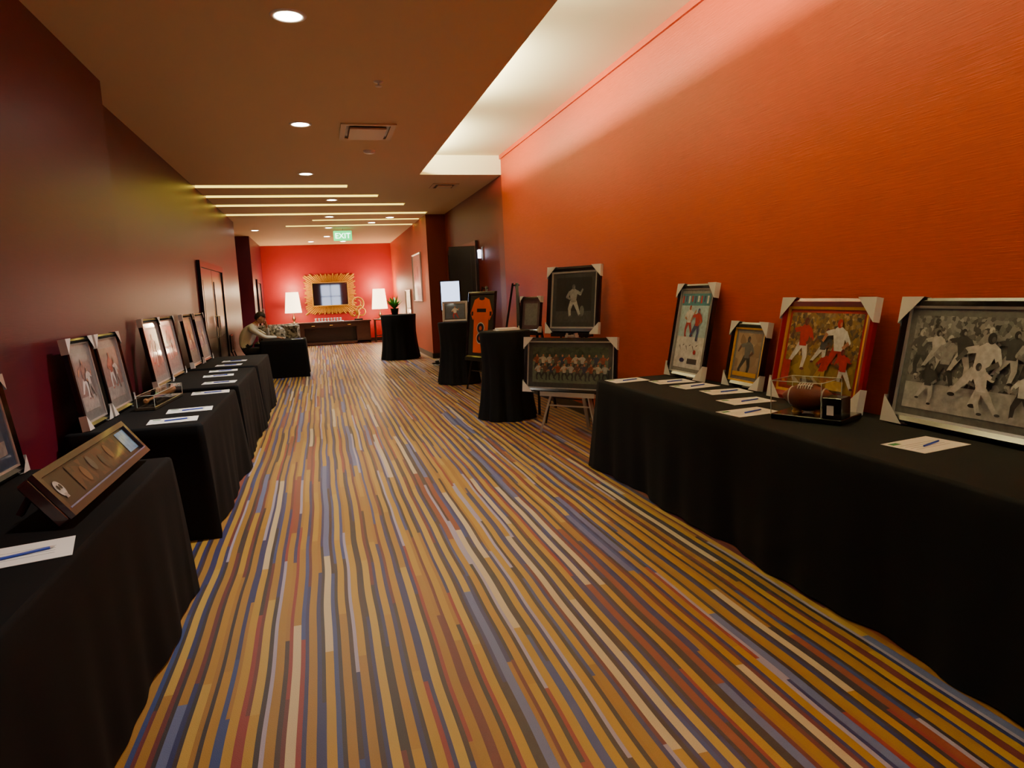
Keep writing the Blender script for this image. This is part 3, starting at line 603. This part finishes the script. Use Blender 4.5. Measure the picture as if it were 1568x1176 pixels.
def swirl(cx,cz,r,y,turn,n=40,th=.03,k=.6):
    b.tube([(cx+(r*(1-k*i/n))*math.cos(turn+2*PI*1.4*i/n),y+.04*math.sin(i/n*5),cz+(r*(1-k*i/n))*math.sin(turn+2*PI*1.4*i/n)) for i in range(n+1)],[th*(1-.5*i/n) for i in range(n+1)],GOLD,10)
swirl(1.22,1.36,.22,24.3,-1.2); swirl(1.34,1.07,.18,24.28,1.5); swirl(1.08,1.02,.12,24.32,2.5); b.tube([(1.2,24.3,.83),(1.25,24.3,1.0),(1.2,24.3,1.15)],.025,GOLD,10); b.box(1.08,1.36,24.2,24.4,.781,.83,BLK,.008); b.done('gold_swirl_sculpture')
b=MB(); b.box(-.25,.72,24.08,24.3,.781,.80,SILV,.004)
CUP=mat('cup_white',(240,240,236),rough=.25)
for i in range(9):
    for j_ in range(2): b.lathe([(.001,.006),(.025,.006),(.034,.09),(.036,.1),(.031,.1),(.022,.012),(.001,.012)],(-.18+.1*i,24.14+.1*j_,.797),CUP,14)
b.done('cup_tray')
b=MB(); LEAF=mat('leaf_green',(80,160,56),rough=.45,noise=.3,bscale=20); POT=mat('pot_ceramic',(50,60,40),rough=.4)
px,py,pz=1.72,17.0,1.08; b.lathe([(.001,0),(.07,0),(.1,.14),(.105,.15),(.09,.15),(.08,.12),(.001,.12)],(px,py,pz),POT)
rr=random.Random(3)
for i in range(60):
    a=rr.uniform(0,6.28); ln=rr.uniform(.2,.4); sp_=rr.uniform(.3,1.0); base=Vector((px,py,pz+.12)); d=Vector((math.cos(a)*sp_,math.sin(a)*sp_,1)).normalized()
    sd=Vector((-math.sin(a),math.cos(a),0)); P0=base+d*ln*.3;P1=base+d*ln*.7+Vector((0,0,-.01));P2=base+d*ln+Vector((0,0,-.05*sp_))
    b.add([base,P0+sd*.016,P0-sd*.016,P1+sd*.02,P1-sd*.02,P2],[(0,1,2),(1,3,4,2),(3,5,4)],LEAF)
b.done('potted_plant')
def wallpic(name,y0,y1,z0,z1,c):
    framed(name,y1-y0,z1-z0,(XP-.004,(y0+y1)/2,z0),-PI/2,0,fm=SILV,fw=.05,mats=(WH,),matw=.12,art=lambda b,a,c2,d,e,y:(rect(b,a,c2,d,e,y,c),[disc(b,a+(c2-a)*u,d+(e-d)*v,.1,.2,y-.001,gm(150)) for u,v in((.3,.4),(.6,.6),(.5,.2))]),corner=0)
wallpic('wall_art_print',17.6,19.2,1.35,2.6,cm('art_pale',(205,205,200))); wallpic('wall_art_print',20.0,21.2,.9,1.7,cm('art_pale2',(150,140,140)))
b=MB(); b.box(XR-.03,XR-.001,12.6,12.7,2.1,2.35,SILV,.005); b.tube([(XR-.03,12.65,2.2),(XR-.07,12.65,2.2)],.01,SILV,6); b.lathe([(.001,-.08),(.03,-.08),(.035,.07),(.001,.08)],(XR-.08,12.65,2.22),mat('sconce_glow',(240,240,255),emit=(235,235,255),estr=5)); b.done('wall_sconce')

# ------------------------------------------------------------ armchair behind the desk
PAT=crowd_mat('pattern_upholstery',[(20,20,22),(210,205,195),(30,28,30),(160,150,140)],26,coat=0)
b=MB(); b.M=Matrix.Translation((-.95,16.3,0))
b.box(-.45,.45,-.4,.4,.15,.42,BLK,.03); b.box(-.36,.36,-.38,.25,.42,.52,PAT,.03); b.box(-.45,.45,.2,.42,.42,1.0,PAT,.05); b.box(-.5,-.36,-.4,.35,.3,.66,BLK,.04); b.box(.36,.5,-.4,.35,.3,.66,BLK,.04)
b.ell((-.12,.08,.76),(.26,.1,.22),PAT,20,12,R=Matrix.Rotation(-.3,3,'X'),f=lambda d:Vector((d.x*(1+.25*abs(d.z)/.22),d.y,d.z*(1+.2*abs(d.x)/.26))))
for sx in(-.4,.4):
    for sy in(-.34,.34): b.tube([(sx,sy,0),(sx,sy,.16)],[.018,.028],WOOD,8)
b.done('patterned_armchair')

# ------------------------------------------------------------ seated man
ox,oy=-1.53,14.75
b=MB(); b.M=Matrix.Translation((ox,oy,0))
b.box(-.19,.23,-.21,.21,.42,.46,BLK,.015); b.box(-.235,-.205,-.2,.2,.55,.9,BLK,.012)
for sx in(-.17,.21):
    for sy in(-.19,.19): b.tube([(sx,sy,0),(sx,sy,.43)],.013,BLKM,8)
for sy in(-.18,.18): b.tube([(-.17,sy,.43),(-.22,sy,.6),(-.22,sy,.9)],.013,BLKM,8)
b.done('banquet_chair')
man=empty('seated_man',(ox,oy,0))
SK=mat('skin',(196,140,110),rough=.5); SH=mat('shirt_white',(226,224,218),rough=.8,bump=.2,bscale=12); TR=mat('trousers_dark',(34,34,42),rough=.8); SHOE=mat('shoe_leather',(22,18,16),rough=.4); HAIR=mat('hair_dark',(46,36,32),rough=.6,noise=.4,bscale=90,bump=.5)
J={}; order=[]; E=[]
def j(n,p,r,par=None):
    J[n]=len(order); order.append((Vector(p),r if hasattr(r,'__len__') else (r,r)))
    if par: E.append((J[par],J[n]))
j('pelvis',(ox,oy,.565),(.11,.14)); j('waist',(ox+.02,oy,.72),(.12,.155),'pelvis'); j('chest',(ox+.11,oy,.90),(.13,.175),'waist'); j('ubase',(ox+.20,oy,1.02),(.08,.105),'chest'); j('neck',(ox+.255,oy,1.085),.052,'ubase'); j('skull',(ox+.30,oy,1.14),.047,'neck')
for s,sd in((-1,'R'),(1,'L')):
    j('sh'+sd,(ox+.18,oy+s*.185,.98),.064,'ubase')
    if s<0: j('el'+sd,(ox+.43,oy+s*.24,.815),.048,'sh'+sd); j('wr'+sd,(ox+.64,oy+s*.06,.80),.03,'el'+sd)
    else: j('el'+sd,(ox+.46,oy+s*.18,.812),.048,'sh'+sd); j('wr'+sd,(ox+.455,oy+s*.06,1.02),.03,'el'+sd)
    j('hip'+sd,(ox+.05,oy+s*.095,.545),.085,'pelvis'); j('kn'+sd,(ox+.46,oy+s*.11,.56),.062,'hip'+sd); j('cf'+sd,(ox+.45,oy+s*.11,.34),.055,'kn'+sd); j('an'+sd,(ox+.43,oy+s*.11,.09),.038,'cf'+sd); j('ft'+sd,(ox+.58,oy+s*.12,.038),(.036,.042),'an'+sd)
def skinmesh(name,verts,edges,radii,sub=2):
    me=bpy.data.meshes.new(name+'_sk'); me.from_pydata([tuple(v) for v in verts],edges,[]); o=bpy.data.objects.new(name+'_sk',me); COL.objects.link(o)
    m=o.modifiers.new('s','SKIN'); m.use_smooth_shade=True
    for i,r in enumerate(radii):
        sv=me.skin_vertices[0].data[i]; sv.radius=r if hasattr(r,'__len__') else (r,r); sv.use_root=(i==0)
    o.modifiers.new('u','SUBSURF').levels=sub
    dg=bpy.context.evaluated_depsgraph_get(); m2=bpy.data.meshes.new_from_object(o.evaluated_get(dg)); bpy.data.objects.remove(o,do_unlink=True); return m2
vv=[p for p,_ in order]
me=skinmesh('body',vv,E,[r for _,r in order])
for m in(SH,TR,SK,SHOE): me.materials.append(m)
names={v:k for k,v in J.items()}
for p in me.polygons:
    c=p.center; best=None
    for a,e in E:
        A,B=vv[a],vv[e]; t=max(0,min(1,(c-A).dot(B-A)/(B-A).length_squared)); d=(c-(A+(B-A)*t)).length
        if best is None or d<best[0]: best=(d,names[e],t)
    n=best[1]; i=0
    if n[:2] in('kn','cf'): i=1
    elif n[:2]=='hi' or n=='waist': i=1 if c.z<.64 else 0
    elif n[:2]=='an': i=1 if best[2]<.8 else 3
    elif n[:2]=='ft': i=3
    elif n=='skull': i=2
    elif n=='neck': i=2 if best[2]>.75 else 0
    elif n[:2]=='wr': i=2 if best[2]>.92 else 0
    p.material_index=i; p.use_smooth=True
bo=bpy.data.objects.new('body',me); COL.objects.link(bo); bo.parent=man; bo.matrix_parent_inverse=Matrix.Translation((-ox,-oy,0))
def hand(nm,w,d,palm):
    w=Vector(w);d=Vector(d).normalized();palm=Vector(palm).normalized(); side=d.cross(palm).normalized()
    V=[w-d*.01,w+d*.045];R=[(.026,.018),(.034,.016)];Ee=[(0,1)]
    for k,(o,l) in enumerate(((-.028,.068),(-.009,.078),(.010,.072),(.028,.056))):
        b0=len(V); kn=w+d*.085+side*o; V+= [kn,kn+d*l*.5+palm*.006,kn+d*l*.85+palm*.022]; R+=[.0095,.0085,.007]; Ee+=[(1,b0),(b0,b0+1),(b0+1,b0+2)]
    b0=len(V); V+=[w+d*.035-side*.035+palm*.008,w+d*.065-side*.052+palm*.014,w+d*.09-side*.054+palm*.018]; R+=[.012,.01,.008]; Ee+=[(1,b0),(b0,b0+1),(b0+1,b0+2)]
    m=skinmesh(nm,V,Ee,R,1); m.materials.append(SK)
    for p in m.polygons:p.use_smooth=True
    o=bpy.data.objects.new(nm,m); COL.objects.link(o); o.parent=man; o.matrix_parent_inverse=Matrix.Translation((-ox,-oy,0))
hand('hand_right',vv[J['wrR']],(.9,.35,-.12),(0,0,-1)); hand('hand_left',vv[J['wrL']],(-.1,-.15,.95),(-.9,-.3,-.1))
Rm=(Matrix.Rotation(math.radians(34),3,'Y'))
hc=Vector((ox+.345,oy,1.205)); b=MB(); b.M=Matrix.Translation((-ox,-oy,0))@Matrix.Translation(hc)@Rm.to_4x4(); 
def headf(d):
    x,y,z=d
    if z<0: y*=1-.30*(-z/.118)**1.2
    if x>0 and z<-.04: x+=.012
    if x<0: x*=1.08 if z>0 else 1.0-.25*(-z/.118)
    return Vector((x,y,z))
b.ell((0,0,0),(.095,.076,.118),SK,32,24,f=headf)
b.ell((.1,0,-.014),(.016,.011,.024),SK,12,8); b.ell((.1,0,-.030),(.015,.015,.009),SK,12,8)
for s in(-1,1):
    b.ell((.081,s*.03,.008),(.012,.015,.008),WHITE,12,8); b.ell((.091,s*.03,.008),(.004,.006,.006),HAIR,10,6); b.ell((.088,s*.031,.028),(.008,.02,.004),HAIR,10,6); b.ell((-.002,s*.078,-.008),(.018,.010,.03),SK,12,8)
b.ell((.093,0,-.062),(.009,.024,.005),mat('lips',(160,90,80),rough=.5),12,6)
b.ell((-.006,0,.012),(.104,.086,.118),HAIR,36,26,f=lambda d:Vector((d.x if d.z>.03 else min(d.x,.0 if d.z>-.02 else -.02),d.y,max(d.z,-.085))))
b.done('head',parent=man)

# ------------------------------------------------------------ camera
F=1300; rho=math.radians(2.5); c,s=math.cos(rho),math.sin(rho)
a,bb_=600-960,720-563; x0=a*c+bb_*s; y0=-a*s+bb_*c
th=math.atan(y0/F); psi=math.atan(-x0*math.cos(th)/F)
r=Vector((math.cos(psi),-math.sin(psi),0)); f=Vector((math.sin(psi)*math.cos(th),math.cos(psi)*math.cos(th),-math.sin(th))); u=r.cross(f)
R2=r*c-u*s; U2=r*s+u*c
cam=bpy.data.cameras.new('camera'); cam.sensor_width=36; cam.lens=36*F/1920; cam.clip_start=.05
co=bpy.data.objects.new('camera',cam); COL.objects.link(co)
B=-f
co.matrix_world=Matrix(((R2.x,U2.x,B.x,0),(R2.y,U2.y,B.y,0),(R2.z,U2.z,B.z,1.5),(0,0,0,1)))
S.camera=co
w=bpy.data.worlds.new('world'); S.world=w; w.use_nodes=True; w.node_tree.nodes['Background'].inputs[0].default_value=(.9,.8,.8,1); w.node_tree.nodes['Background'].inputs[1].default_value=.25
